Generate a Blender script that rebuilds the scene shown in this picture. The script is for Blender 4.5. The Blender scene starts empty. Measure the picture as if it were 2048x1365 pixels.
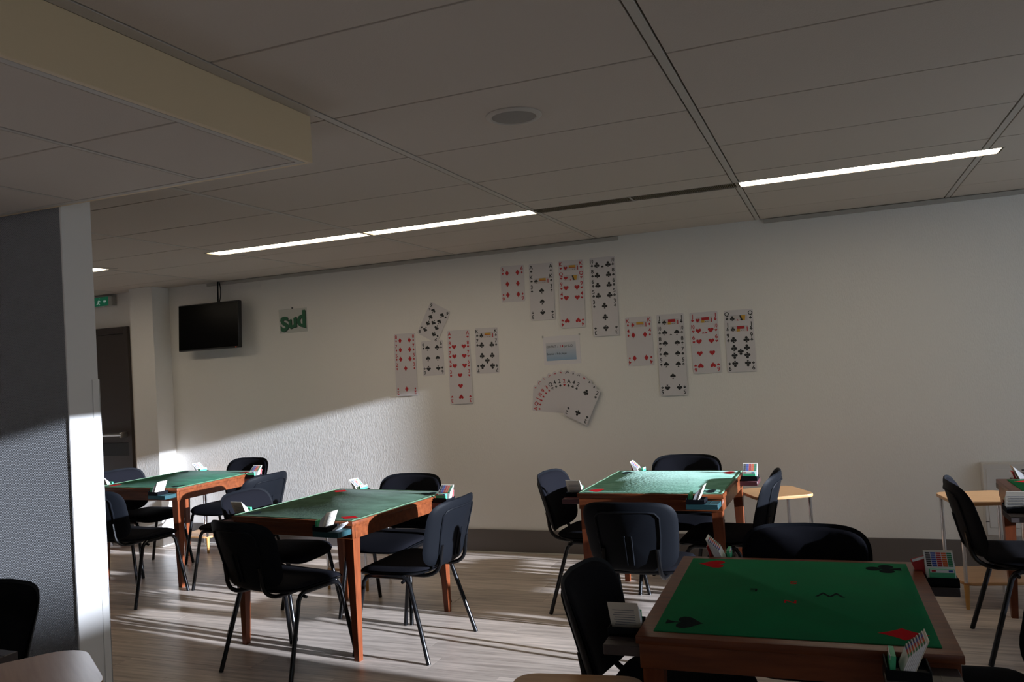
import bpy, bmesh, math, random
from mathutils import Vector, Matrix
random.seed(7)
PI = math.pi
scene = bpy.context.scene
COL = scene.collection

# ------------------------------------------------------------------ camera, world, sun, exposure
cam_d = bpy.data.cameras.new('camera')
cam_d.sensor_width = 36.0
cam_d.lens = 28.42545
cam_d.clip_start = 0.05
cam = bpy.data.objects.new('camera', cam_d)
COL.objects.link(cam)
_r = Vector((0.9280508, 0.36770246, -0.0593011))
_d = Vector((-0.0651984, 0.00362492, -0.99786574))
_f = Vector((-0.36670272, 0.92993643, 0.02733772))
_m = Matrix((_r, -_d, -_f)).transposed().to_4x4()
_m.translation = (0, 0, 1.455)
cam.matrix_world = _m
scene.camera = cam

world = bpy.data.worlds.new('world')
scene.world = world
world.use_nodes = True
_bg = world.node_tree.nodes['Background']
_bg.inputs['Color'].default_value = (0.72, 0.85, 1.0, 1)
_bg.inputs['Strength'].default_value = 1.1

SUN_DIR = Vector((-0.9945, 0.105, -0.182))          # the way the low winter sun travels
sun_d = bpy.data.lights.new('sun', 'SUN')
sun_d.energy = 16.0
sun_d.angle = math.radians(0.7)
sun_d.color = (0.86, 0.95, 1.12)
sun = bpy.data.objects.new('sun', sun_d)
COL.objects.link(sun)
sun.rotation_euler = SUN_DIR.to_track_quat('-Z', 'Y').to_euler()
sun.location = (6, 3, 4)

TUBE_STRENGTH = 12.5

vs = scene.view_settings
vs.view_transform = 'Standard'
vs.look = 'None'
vs.gamma = 1.0
vs.use_curve_mapping = False
vs.exposure = 0.0

# ------------------------------------------------------------------ materials
def mat(name, color, rough=0.6, metal=0.0, noise=None, bump=None, sheen=0.0, sheen_tint=None, spec=None, coat=0.0):
    """noise = (scale, color2, detail, stretch) ; bump = (scale, strength, distance)"""
    m = bpy.data.materials.new(name)
    m.use_nodes = True
    nt = m.node_tree
    b = nt.nodes['Principled BSDF']
    b.inputs['Base Color'].default_value = (*color, 1)
    b.inputs['Roughness'].default_value = rough
    b.inputs['Metallic'].default_value = metal
    if spec is not None:
        b.inputs['Specular IOR Level'].default_value = spec
    if sheen:
        b.inputs['Sheen Weight'].default_value = sheen
        b.inputs['Sheen Roughness'].default_value = 0.6
        if sheen_tint:
            b.inputs['Sheen Tint'].default_value = (*sheen_tint, 1)
    if coat:
        b.inputs['Coat Weight'].default_value = coat
        b.inputs['Coat Roughness'].default_value = 0.15
    tc = None
    if noise or bump:
        tc = nt.nodes.new('ShaderNodeTexCoord')
    if noise:
        sc, c2, det, stretch = noise
        mp = nt.nodes.new('ShaderNodeMapping')
        mp.inputs['Scale'].default_value = stretch
        nz = nt.nodes.new('ShaderNodeTexNoise')
        nz.inputs['Scale'].default_value = sc
        nz.inputs['Detail'].default_value = det
        cr = nt.nodes.new('ShaderNodeValToRGB')
        cr.color_ramp.elements[0].position = 0.32
        cr.color_ramp.elements[1].position = 0.68
        cr.color_ramp.elements[0].color = (*color, 1)
        cr.color_ramp.elements[1].color = (*c2, 1)
        nt.links.new(tc.outputs['Object'], mp.inputs['Vector'])
        nt.links.new(mp.outputs['Vector'], nz.inputs['Vector'])
        nt.links.new(nz.outputs['Fac'], cr.inputs['Fac'])
        nt.links.new(cr.outputs['Color'], b.inputs['Base Color'])
    if bump:
        sc, st, dist = bump[:3]
        stretch = bump[3] if len(bump) > 3 else (1, 1, 1)
        mp = nt.nodes.new('ShaderNodeMapping')
        mp.inputs['Scale'].default_value = stretch
        nz = nt.nodes.new('ShaderNodeTexNoise')
        nz.inputs['Scale'].default_value = sc
        nz.inputs['Detail'].default_value = 3
        bp = nt.nodes.new('ShaderNodeBump')
        bp.inputs['Strength'].default_value = st
        bp.inputs['Distance'].default_value = dist
        nt.links.new(tc.outputs['Object'], mp.inputs['Vector'])
        nt.links.new(mp.outputs['Vector'], nz.inputs['Vector'])
        nt.links.new(nz.outputs['Fac'], bp.inputs['Height'])
        nt.links.new(bp.outputs['Normal'], b.inputs['Normal'])
    return m

def emit(name, color, strength):
    m = bpy.data.materials.new(name)
    m.use_nodes = True
    b = m.node_tree.nodes['Principled BSDF']
    b.inputs['Base Color'].default_value = (*color, 1)
    b.inputs['Emission Color'].default_value = (*color, 1)
    b.inputs['Emission Strength'].default_value = strength
    return m

M = {}
M['wall'] = mat('white_wallpaper', (0.74, 0.71, 0.665), 0.75, bump=(170, 0.42, 0.004, (1, 1, 0.3)))
M['wall_plain'] = mat('white_paint', (0.76, 0.74, 0.71), 0.55)
M['ceil'] = mat('ceiling_tile', (0.565, 0.495, 0.43), 0.9, bump=(190, 0.25, 0.003))
M['ceil_base'] = mat('ceiling_void', (0.06, 0.055, 0.05), 0.9)
M['bar'] = mat('grid_bar_paint', (0.50, 0.455, 0.405), 0.5)
M['fascia'] = mat('cream_paint', (0.68, 0.53, 0.33), 0.45)
M['trim_dark'] = mat('grey_metal_trim', (0.40, 0.375, 0.335), 0.5)
M['base'] = mat('taupe_skirting', (0.115, 0.098, 0.09), 0.55)
M['door'] = mat('brown_door', (0.05, 0.038, 0.033), 0.5)
M['steel'] = mat('brushed_steel', (0.55, 0.54, 0.52), 0.35, 0.9)
M['chrome'] = mat('chrome', (0.75, 0.75, 0.76), 0.12, 1.0)
M['black_metal'] = mat('black_enamel_tube', (0.004, 0.004, 0.0045), 0.22, spec=0.3)
M['black_plastic'] = mat('black_plastic', (0.0045, 0.0052, 0.0070), 0.55, bump=(400, 0.1, 0.001), spec=0.07)
M['fabric'] = mat('black_fabric', (0.0055, 0.0055, 0.0075), 0.9, bump=(500, 0.3, 0.001), spec=0.05)
M['table_wood'] = mat('red_brown_wood', (0.165, 0.044, 0.014), 0.36, spec=0.28, noise=(6, (0.095, 0.024, 0.008), 5, (1, 9, 9)))
M['table_wood_v'] = mat('red_brown_wood_legs', (0.175, 0.044, 0.014), 0.36, spec=0.28, noise=(6, (0.105, 0.025, 0.009), 5, (9, 9, 1)))
M['felt'] = mat('green_felt', (0.012, 0.16, 0.062), 0.95, spec=0.05, bump=(600, 0.2, 0.001), noise=(5, (0.016, 0.135, 0.056), 3, (1, 1, 1)))
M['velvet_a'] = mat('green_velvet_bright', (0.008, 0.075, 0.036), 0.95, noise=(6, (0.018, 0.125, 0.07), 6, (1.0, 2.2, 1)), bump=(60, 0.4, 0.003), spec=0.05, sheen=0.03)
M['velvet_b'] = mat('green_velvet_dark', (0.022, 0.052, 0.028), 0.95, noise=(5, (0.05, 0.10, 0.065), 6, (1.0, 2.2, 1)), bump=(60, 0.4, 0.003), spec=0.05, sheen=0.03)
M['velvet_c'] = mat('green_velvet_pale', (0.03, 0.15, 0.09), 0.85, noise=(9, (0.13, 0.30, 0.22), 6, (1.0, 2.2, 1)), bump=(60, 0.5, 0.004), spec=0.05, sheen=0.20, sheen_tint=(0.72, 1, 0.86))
M['hem'] = mat('pale_green_hem', (0.10, 0.17, 0.105), 0.9, spec=0.05)
M['red'] = mat('red_print', (0.42, 0.012, 0.016), 0.6)
M['red_felt'] = mat('red_felt_mark', (0.36, 0.006, 0.010), 0.95, spec=0.05)
M['black_felt'] = mat('black_felt_mark', (0.006, 0.012, 0.012), 0.95, spec=0.05)
M['black'] = mat('black_print', (0.012, 0.012, 0.012), 0.6)
M['card'] = mat('card_white', (0.60, 0.565, 0.57), 0.45)
M['paper'] = mat('paper_white', (0.68, 0.65, 0.66), 0.6)
M['cream_card'] = mat('cream_card', (0.66, 0.61, 0.52), 0.6)
M['white_card'] = mat('white_plastic_card', (0.78, 0.78, 0.80), 0.4)
M['grey_print'] = mat('grey_print', (0.22, 0.22, 0.23), 0.7)
M['blue'] = mat('blue_print', (0.02, 0.06, 0.36), 0.6)
M['yellow'] = mat('yellow_print', (0.55, 0.30, 0.03), 0.6)
M['orange'] = mat('orange_print', (0.62, 0.10, 0.01), 0.6)
M['green'] = mat('green_print', (0.01, 0.20, 0.08), 0.55)
M['pale_green'] = mat('pale_green_card', (0.05, 0.42, 0.20), 0.5)
M['skin'] = mat('pale_print', (0.52, 0.47, 0.46), 0.6)
M['lilac'] = mat('lilac_print', (0.30, 0.32, 0.45), 0.6)
M['tray_teal'] = mat('dark_teal_tray', (0.008, 0.045, 0.052), 0.5)
M['tray_red'] = mat('dark_red_tray', (0.055, 0.012, 0.016), 0.5)
M['tray_brown'] = mat('dark_brown_tray', (0.045, 0.032, 0.03), 0.5)
M['pale_wood'] = mat('pale_beech', (0.52, 0.29, 0.13), 0.32, noise=(5, (0.44, 0.23, 0.095), 4, (1, 12, 12)))
M['pale_wood_v'] = mat('pale_beech_leg', (0.48, 0.25, 0.07), 0.4)
M['tube_on'] = emit('fluorescent_on', (1.0, 0.86, 0.66), TUBE_STRENGTH)
M['louver'] = mat('louver_brown', (0.20, 0.165, 0.10), 0.35, 0.6)
M['lum_off'] = mat('fluorescent_off', (0.16, 0.135, 0.10), 0.4)
M['tv'] = mat('black_screen', (0.002, 0.002, 0.002), 0.25, spec=0.08)
M['tv_frame'] = mat('black_bezel', (0.006, 0.006, 0.007), 0.4)
M['led'] = emit('standby_light', (1.0, 0.08, 0.03), 1.2)
M['exit_green'] = emit('exit_green', (0.005, 0.11, 0.055), 0.35)
M['exit_white'] = emit('exit_white', (0.6, 0.7, 0.65), 0.15)
M['grey_plastic'] = mat('grey_plastic', (0.42, 0.41, 0.38), 0.5)
M['speaker'] = mat('speaker_grille', (0.30, 0.275, 0.25), 0.8, bump=(900, 0.4, 0.002))
M['heater'] = mat('off_white_metal', (0.56, 0.535, 0.50), 0.45)
M['dark_slot'] = mat('dark_slot', (0.05, 0.048, 0.045), 0.8)
M['acrylic'] = mat('pale_panel', (0.50, 0.50, 0.46), 0.35)
M['sud_green'] = mat('sud_green', (0.02, 0.12, 0.055), 0.6)
M['sud_shade'] = mat('sud_shade', (0.01, 0.022, 0.016), 0.6)

# partition: grey woven glass-fibre wall covering
def weave_mat():
    m = mat('grey_woven_wallcovering', (0.29, 0.295, 0.305), 0.5)
    nt = m.node_tree
    b = nt.nodes['Principled BSDF']
    tc = nt.nodes.new('ShaderNodeTexCoord')
    hs = []
    for ang in (40, -40):
        mp = nt.nodes.new('ShaderNodeMapping')
        mp.inputs['Rotation'].default_value = (0, math.radians(ang), 0)
        w = nt.nodes.new('ShaderNodeTexWave')
        w.inputs['Scale'].default_value = 44
        w.inputs['Distortion'].default_value = 0.6
        nt.links.new(tc.outputs['Object'], mp.inputs['Vector'])
        nt.links.new(mp.outputs['Vector'], w.inputs['Vector'])
        hs.append(w)
    mx = nt.nodes.new('ShaderNodeMath'); mx.operation = 'MULTIPLY'
    nt.links.new(hs[0].outputs['Fac'], mx.inputs[0]); nt.links.new(hs[1].outputs['Fac'], mx.inputs[1])
    bp = nt.nodes.new('ShaderNodeBump')
    bp.inputs['Strength'].default_value = 1.0
    bp.inputs['Distance'].default_value = 0.006
    nt.links.new(mx.outputs[0], bp.inputs['Height'])
    nt.links.new(bp.outputs['Normal'], b.inputs['Normal'])
    return m
M['weave'] = weave_mat()

def floor_mat():
    m = mat('grey_oak_laminate', (0.2, 0.17, 0.15), 0.34)
    nt = m.node_tree
    b = nt.nodes['Principled BSDF']
    geo = nt.nodes.new('ShaderNodeNewGeometry')
    oi = nt.nodes.new('ShaderNodeObjectInfo')
    add = nt.nodes.new('ShaderNodeVectorMath'); add.operation = 'ADD'
    sc = nt.nodes.new('ShaderNodeMath'); sc.operation = 'MULTIPLY'; sc.inputs[1].default_value = 37.0
    nt.links.new(oi.outputs['Random'], sc.inputs[0])
    nt.links.new(geo.outputs['Position'], add.inputs[0]); nt.links.new(sc.outputs[0], add.inputs[1])
    mp = nt.nodes.new('ShaderNodeMapping'); mp.inputs['Scale'].default_value = (1.6, 26, 1)
    nt.links.new(add.outputs[0], mp.inputs['Vector'])
    nz = nt.nodes.new('ShaderNodeTexNoise'); nz.inputs['Scale'].default_value = 1.6; nz.inputs['Detail'].default_value = 8; nz.inputs['Roughness'].default_value = 0.62
    nt.links.new(mp.outputs['Vector'], nz.inputs['Vector'])
    cr = nt.nodes.new('ShaderNodeValToRGB')
    cr.color_ramp.elements[0].position = 0.30; cr.color_ramp.elements[0].color = (0.285, 0.234, 0.197, 1)
    cr.color_ramp.elements[1].position = 0.70; cr.color_ramp.elements[1].color = (0.65, 0.55, 0.47, 1)
    nt.links.new(nz.outputs['Fac'], cr.inputs['Fac'])
    hs = nt.nodes.new('ShaderNodeHueSaturation')
    vr = nt.nodes.new('ShaderNodeMapRange'); vr.inputs['To Min'].default_value = 0.85; vr.inputs['To Max'].default_value = 1.15
    nt.links.new(oi.outputs['Random'], vr.inputs['Value']); nt.links.new(vr.outputs[0], hs.inputs['Value'])
    nt.links.new(cr.outputs['Color'], hs.inputs['Color']); nt.links.new(hs.outputs['Color'], b.inputs['Base Color'])
    bp = nt.nodes.new('ShaderNodeBump'); bp.inputs['Strength'].default_value = 0.12; bp.inputs['Distance'].default_value = 0.002
    nt.links.new(nz.outputs['Fac'], bp.inputs['Height']); nt.links.new(bp.outputs['Normal'], b.inputs['Normal'])
    return m
M['floor'] = floor_mat()

# ------------------------------------------------------------------ mesh helpers
class MB:
    """collects shapes; each shape may have its own material slot"""
    def __init__(self):
        self.bm = bmesh.new(); self.mats = []; self.cur = 0
    def use(self, m):
        if m not in self.mats: self.mats.append(m)
        self.cur = self.mats.index(m); return self
    def _done(self, faces):
        for f in faces: f.material_index = self.cur
    def box(self, x0, x1, y0, y1, z0, z1, bevel=0.0, M4=None, seg=1):
        bm = self.bm
        r = bmesh.ops.create_cube(bm, size=1.0)
        vs_ = r['verts']
        for v in vs_:
            v.co = Vector(((x0 + x1) / 2 + v.co.x * (x1 - x0), (y0 + y1) / 2 + v.co.y * (y1 - y0), (z0 + z1) / 2 + v.co.z * (z1 - z0)))
        if bevel:
            es = list({e for v in vs_ for e in v.link_edges})
            rb = bmesh.ops.bevel(bm, geom=es, offset=bevel, segments=seg, affect='EDGES', profile=0.5)
            vs_ = list({v for f in rb['faces'] for v in f.verts} | {v for v in vs_ if v.is_valid})
            # include untouched face verts
        fs = list({f for v in vs_ for f in v.link_faces})
        self._done(fs)
        if M4 is not None:
            for v in {v for f in fs for v in f.verts}: v.co = M4 @ v.co
        return self
    def ring_loft(self, rings, cap=True, close=True):
        bm = self.bm
        vr = [[bm.verts.new(p) for p in ring] for ring in rings]
        n = len(vr[0]); fs = []
        for a, b in zip(vr[:-1], vr[1:]):
            for i in range(n if close else n - 1):
                j = (i + 1) % n
                fs.append(bm.faces.new((a[i], a[j], b[j], b[i])))
        if cap:
            fs.append(bm.faces.new(list(reversed(vr[0])))); fs.append(bm.faces.new(vr[-1]))
        self._done(fs); return self
    def tube(self, pts, r, n=10, r2=None, squash=1.0):
        pts = [Vector(p) for p in pts]
        rings = []; ref = None
        for i, p in enumerate(pts):
            t = (pts[min(i + 1, len(pts) - 1)] - pts[max(i - 1, 0)]).normalized()
            if ref is None:
                ref = Vector((1, 0, 0)) if abs(t.x) < 0.8 else Vector((0, 1, 0))
            a = (ref - t * ref.dot(t)).normalized(); ref = a
            b = t.cross(a)
            rr = r if r2 is None else r + (r2 - r) * i / (len(pts) - 1)
            rings.append([p + a * (rr * squash * math.cos(2 * PI * k / n)) + b * (rr * math.sin(2 * PI * k / n)) for k in range(n)])
        return self.ring_loft(rings)
    def poly(self, pts):
        f = self.bm.faces.new([self.bm.verts.new(p) for p in pts]); self._done([f]); return self
    def prism(self, pts2, z0, z1, M4=None):
        b = [Vector((x, y, z0)) for x, y in pts2]; t = [Vector((x, y, z1)) for x, y in pts2]
        if M4 is not None: b = [M4 @ v for v in b]; t = [M4 @ v for v in t]
        return self.ring_loft([b, t])
    def build(self, name, parent=None, m=None, sharp=38, recalc=True):
        bm = self.bm
        if recalc: bmesh.ops.recalc_face_normals(bm, faces=bm.faces[:])
        ca = math.cos(math.radians(sharp))
        for f in bm.faces: f.smooth = True
        for e in bm.edges:
            if len(e.link_faces) == 2 and e.link_faces[0].normal.dot(e.link_faces[1].normal) < ca: e.smooth = False
        me = bpy.data.meshes.new(name)
        bm.to_mesh(me); bm.free()
        for k in (self.mats or [m]): me.materials.append(M[k])
        o = bpy.data.objects.new(name, me); COL.objects.link(o)
        if parent is not None: o.parent = parent
        return o

def rrect(w, h, r, n=5):
    pts = []
    for cx, cy, a0 in ((w / 2 - r, h / 2 - r, 0), (-w / 2 + r, h / 2 - r, 90), (-w / 2 + r, -h / 2 + r, 180), (w / 2 - r, -h / 2 + r, 270)):
        for k in range(n + 1):
            a = math.radians(a0 + 90 * k / n); pts.append((cx + r * math.cos(a), cy + r * math.sin(a)))
    return pts

def bez(p0, p1, p2, n=6):
    p0, p1, p2 = Vector(p0), Vector(p1), Vector(p2)
    return [p0 * (1 - t) ** 2 + p1 * 2 * t * (1 - t) + p2 * t * t for t in [k / n for k in range(n + 1)]]

def tag(o, label, cat, group=None):
    o['label'] = label; o['category'] = cat
    if group: o['group'] = group
    return o
def thing(name, label, cat, loc=(0, 0, 0), rz=0.0, group=None):
    o = bpy.data.objects.new(name, None); COL.objects.link(o)
    o.empty_display_size = 0.1
    o.location = loc; o.rotation_euler = (0, 0, rz)
    return tag(o, label, cat, group)
def struct(o):
    o['kind'] = 'structure'; return o
def dup(root, label, loc, rz, group=None, kids=True):
    r = root.copy(); COL.objects.link(r); r.location = loc; r.rotation_euler = (0, 0, rz); r['label'] = label
    if group: r['group'] = group
    if kids:
        for ch in [c for c in bpy.data.objects if c.parent == root]:
            c = ch.copy(); COL.objects.link(c); c.parent = r
            for g in [x for x in bpy.data.objects if x.parent == ch]:
                d = g.copy(); COL.objects.link(d); d.parent = c
    return r

# ------------------------------------------------------------------ glyphs and pips
_gl = {}
def glyph(text, bold=0.0):
    key = (text, bold)
    if key in _gl: return _gl[key]
    cu = bpy.data.curves.new('glyph', 'FONT'); cu.body = text; cu.size = 1.0; cu.resolution_u = 3; cu.offset = bold
    cu.align_x = 'LEFT'
    ob = bpy.data.objects.new('glyph', cu); COL.objects.link(ob)
    dg = bpy.context.evaluated_depsgraph_get()
    me = ob.evaluated_get(dg).to_mesh()
    vs_ = [(v.co.x, v.co.y) for v in me.vertices]; fs = [tuple(p.vertices) for p in me.polygons]
    ob.evaluated_get(dg).to_mesh_clear()
    bpy.data.objects.remove(ob); bpy.data.curves.remove(cu)
    _gl[key] = (vs_, fs); return _gl[key]

def put_text(mb, text, h, T, bold=0.0, center=True, warp=None):
    """T maps (x, y) of the flat drawing to a 3D point; h = cap height"""
    vs_, fs = glyph(text, bold)
    if not vs_: return
    xs = [v[0] for v in vs_]; ys = [v[1] for v in vs_]
    s = h / 0.72
    ox = (min(xs) + max(xs)) / 2 if center else min(xs)
    oy = 0.36
    bv = []
    for x, y in vs_:
        q = ((x - ox) * s, (y - oy) * s)
        if warp: q = warp(*q)
        bv.append(mb.bm.verts.new(T(*q)))
    out = []
    for f in fs:
        try: out.append(mb.bm.faces.new([bv[i] for i in f]))
        except ValueError: pass
    mb._done(out)

def pip_outline(s):
    if s == 'd': return [[(0, .5), (-.36, 0), (0, -.5), (.36, 0)]]
    if s == 'h':
        return [[(0.46 * math.sin(a) ** 3 * 1.0, (0.40 * math.cos(a) - 0.155 * math.cos(2 * a) - 0.06 * math.cos(3 * a) - 0.03 * math.cos(4 * a)) * 0.92 + 0.04) for a in [2 * PI * k / 22 for k in range(22)]]]
    if s == 's':
        body = [(-x, -y * 0.82 + 0.08) for x, y in pip_outline('h')[0]]
        return [body, [(-.16, -.5), (.16, -.5), (.035, -.28), (.02, 0), (-.02, 0), (-.035, -.28)]]
    c = []
    for cx, cy in ((0, .26), (-.25, -.1), (.25, -.1)):
        c.append([(cx + .215 * math.cos(2 * PI * k / 12), cy + .215 * math.sin(2 * PI * k / 12)) for k in range(12)])
    c.append([(-.16, -.5), (.16, -.5), (.05, -.2), (.06, .06), (-.06, .06), (-.05, -.2)])
    return c
def put_pip(mb, s, x, y, size, T, flip=False):
    k = -1 if flip else 1
    for i, loop in enumerate(pip_outline(s)):
        f = mb.bm.faces.new([mb.bm.verts.new(T(x + k * size * px, y + k * size * py) if True else None) for px, py in loop])
        mb._done([f])

# ------------------------------------------------------------------ room constants
CEIL = 2.339; YW = 5.79; XR = 2.30; XL = -8.2; YF = -3.0
ROW0 = 1.7807; ROW = 0.6; COLX0 = -1.572; COLW = 1.156; BAND = 0.030

# floor with planks
mb = MB(); mb.box(XL - .1, XR + .1, YF - .1, YW + .3, -0.12, -0.004)
floor = struct(mb.build('floor', None, 'floor'))
pl_w, pl_l = 0.192, 1.285
mb = MB(); mb.box(0, pl_l - .0014, 0, pl_w - .0014, -.006, 0)
plank0 = mb.build('floor_plank', floor, 'floor')
first = True
y = YW - pl_w * 26
row = 0
while y < YW - .01:
    x = -6.9 - random.random() * pl_l
    while x < XR:
        if x + pl_l > XR: break_last = True
        o = plank0 if first else plank0.copy()
        if not first: COL.objects.link(o)
        first = False
        o.location = (x, y, 0); o.parent = floor
        x += pl_l
        if x > XR - .3: break
    y += pl_w; row += 1

# walls
def wall_box(name, x0, x1, y0, y1, z0, z1, m):
    mb = MB(); mb.box(x0, x1, y0, y1, z0, z1); return struct(mb.build(name, None, m))
wall_back = wall_box('wall_back', XL - .15, XR + .15, YW, YW + .18, 0, CEIL + .15, 'wall')
wall_left = wall_box('wall_left', XL - .15, XL, YF, YW, 0, CEIL + .15, 'wall')
wall_front = wall_box('wall_front', XL - .15, XR + .15, YF - .15, YF, 0, CEIL + .15, 'wall')
# right wall with its openings on the sunny side
W1 = (2.90, 5.24, 0.50, 2.30)
W2 = (1.58, 2.02, 0.50, 2.30)
W_FILL = (-2.70, -0.45, 0.50, 2.30)  # unseen opening, added and sized to brighten the front of the room
mb = MB()
for y0, y1, z0, z1 in ((YF, W_FILL[0], 0, CEIL + .15), (W_FILL[0], W_FILL[1], 0, W_FILL[2]), (W_FILL[0], W_FILL[1], W_FILL[3], CEIL + .15), (W_FILL[1], W2[0], 0, CEIL + .15), (W2[0], W2[1], 0, W2[2]), (W2[0], W2[1], W2[3], CEIL + .15), (W2[1], W1[0], 0, CEIL + .15),
                       (W1[0], W1[1], 0, W1[2]), (W1[0], W1[1], W1[3], CEIL + .15), (W1[1], YW, 0, CEIL + .15)):
    mb.box(XR, XR + .15, y0, y1, z0, z1)
wall_right = struct(mb.build('wall_right', None, 'wall_plain'))
for i, (y0, y1, z0, z1) in enumerate((W1, W2, W_FILL)):
    mb = MB()
    t = .045
    mb.box(XR + .05, XR + .10, y0, y0 + t, z0, z1); mb.box(XR + .05, XR + .10, y1 - t, y1, z0, z1)
    mb.box(XR + .05, XR + .10, y0, y1, z0, z0 + t); mb.box(XR + .05, XR + .10, y0, y1, z1 - .02, z1)
    wdw = struct(mb.build('window_%d' % (i + 1), None, 'heater'))  # the last one frames the opening added for front-room light

# unseen block added outside that cuts off the lowest sun for the second window
wall_box('sun_block_outside', 25.0, 26.0, -1.9, .15, 0, 5.72, 'wall_plain')

# skirting board
mb = MB(); mb.box(-5.66, XR, YW - .014, YW, .006, .176, .002)
bb = struct(mb.build('baseboard_back', None, 'base'))
mb = MB(); mb.box(-5.66, XR, YW - .020, YW - .0005, 0, .0075, .001)
b2 = mb.build('sealant_bead', bb, 'heater')

# partition (wall end) at the left, grey face towards the camera, white end
mb = MB(); mb.box(-5.2, -2.832, 2.34, 2.478, 0, CEIL, 0)
part_w = struct(mb.build('wall_partition', None, 'weave'))
mb = MB(); mb.box(-2.832, -2.824, 2.338, 2.480, 0, CEIL, .001)
pe = mb.build('end_panel', part_w, 'wall_plain')
mb = MB(); mb.box(-2.8255, -2.8205, 2.449, 2.484, 0, 1.49, .001); mb.box(-2.86, -2.8205, 2.480, 2.485, 0, 1.49, .001)
cg = mb.build('corner_guard', part_w, 'wall_plain')
cg['label'] = 'white plastic corner guard'

# column beside the door
mb = MB(); mb.box(-5.935, -5.664, 5.585, YW, 0, CEIL, .003)
colm = struct(mb.build('wall_column', None, 'wall'))

# door in the back wall
door = MB(); door.box(-7.12, -6.205, YW - .022, YW - .001, 0, 1.952, .002)
door = struct(door.build('door_1', None, 'door'))
mb = MB(); mb.box(-7.20, -7.12, YW - .035, YW - .001, 0, 2.018, .002); mb.box(-6.205, -6.16, YW - .035, YW - .001, 0, 2.018, .002)
mb.box(-7.12, -6.205, YW - .035, YW - .001, 1.955, 2.018, .002)
mb.build('door_frame', door, 'door')
mb = MB(); mb.tube([(-7.05, YW - .09, 1.0), (-6.225, YW - .09, 1.0)], .016, 10)
for xx in (-7.04, -6.235): mb.box(xx - .014, xx + .014, YW - .1, YW - .02, .975, 1.025, .004)
mb.build('push_bar', door, 'steel')
mb = MB(); mb.box(-7.12, -6.205, YW - .026, YW - .02, .80, .92, .001)
mb.build('kick_rail', door, 'black')

# wall angle trims under the ceiling
mb = MB(); mb.box(-5.2, -1.40, YW - .022, YW, 2.308, 2.335, .001); t1 = struct(mb.build('trim_1', None, 'trim_dark'))
mb = MB(); mb.box(-.375, XR, YW - .022, YW, 2.308, 2.335, .001); t2 = struct(mb.build('trim_2', None, 'trim_dark'))

# ------------------------------------------------------------------ ceiling
mb = MB(); mb.box(XL - .15, XR + .15, YF - .15, YW + .15, CEIL + .012, CEIL + .16)
ceiling = struct(mb.build('ceiling', None, 'ceil_base'))
gap = .0048
tile_cache = {}
def tile(w, d, x, y, z, parent, name='ceiling_tile'):
    k = (round(w, 3), round(d, 3))
    if k not in tile_cache:
        mb = MB(); mb.box(-w / 2 + gap, w / 2 - gap, -d / 2 + gap, d / 2 - gap, 0, .014, .0012)
        tile_cache[k] = mb.build(name, parent, 'ceil'); o = tile_cache[k]
    else:
        o = tile_cache[k].copy(); COL.objects.link(o); o.parent = parent
    o.location = (x, y, z)
    return o
SOF_X, SOF_Y = -1.604, 2.315
LIGHT_ROW = 4; LW = 0.135
_g = lambda k: COLX0 + k * COLW
LIGHTS = [(_g(-2) - .105, _g(-1)), (_g(-1), _g(0)), (_g(0), _g(.5)), (_g(.5), _g(1)), (_g(1), _g(2) + .085), (_g(-4), _g(-3) + .11)]
RUNS = [(_g(-2) - .105, _g(2) + .085), (_g(-4), _g(-3) + .11)]
for c in range(-6, 4):
    x0 = COLX0 + c * COLW + BAND / 2; x1 = COLX0 + (c + 1) * COLW - BAND / 2
    x1 = min(x1, XR); x0 = max(x0, XL)
    if x1 - x0 < .05: continue
    for r in range(-8, 7):
        y0 = ROW0 + r * ROW; y1 = min(y0 + ROW, YW)
        if y0 < YF: y0 = YF
        if c < 0 and y1 <= 1.79: continue                  # behind the lowered ceiling
        if r == LIGHT_ROW:
            m = (y0 + y1) / 2
            xm = (x0 + x1) / 2; ov = [(max(x0, p), min(x1, q)) for p, q in RUNS if min(x1, q) - max(x0, p) > .01]
            if not ov: tile(x1 - x0, y1 - y0, xm, m, CEIL, ceiling)
            else:
                w_ = (x1 - x0) / 2 - gap; d_ = (y1 - y0) / 2 - gap
                mb = MB(); mb.box(-w_, w_, -d_, -LW / 2, 0, .014); mb.box(-w_, w_, LW / 2, d_, 0, .014)
                (a, b) = ov[0]
                if a > x0 + .01: mb.box(-w_, a - xm, -LW / 2, LW / 2, 0, .014)
                if b < x1 - .01: mb.box(b - xm, w_, -LW / 2, LW / 2, 0, .014)
                mb.build('ceiling_tile', ceiling, 'ceil').location = (xm, m, CEIL)
        else:
            tile(x1 - x0, y1 - y0, (x0 + x1) / 2, (y0 + y1) / 2, CEIL, ceiling)
    # band profile running towards the back wall
for c in range(-5, 4):
    xb = COLX0 + c * COLW
    yb0 = 1.79 if c < 0 else YF
    if xb > XR: continue
    mb = MB(); m = ROW0 + 4.5 * ROW
    lit = any(p - .02 <= xb <= q + .02 for p, q in RUNS)
    segs = ((yb0, m - LW / 2), (m + LW / 2, YW)) if lit else ((yb0, YW),)
    for a, b in segs: mb.box(xb - BAND / 2 + .001, xb + BAND / 2 - .001, a, b, CEIL - .001, CEIL + .013, .0008)
    if c == 0: mb.box(SOF_X + .0005, xb - BAND / 2 + .0015, YF, SOF_Y, CEIL - .0005, CEIL + .013)
    mb.build('grid_bar', ceiling, 'bar')

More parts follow.
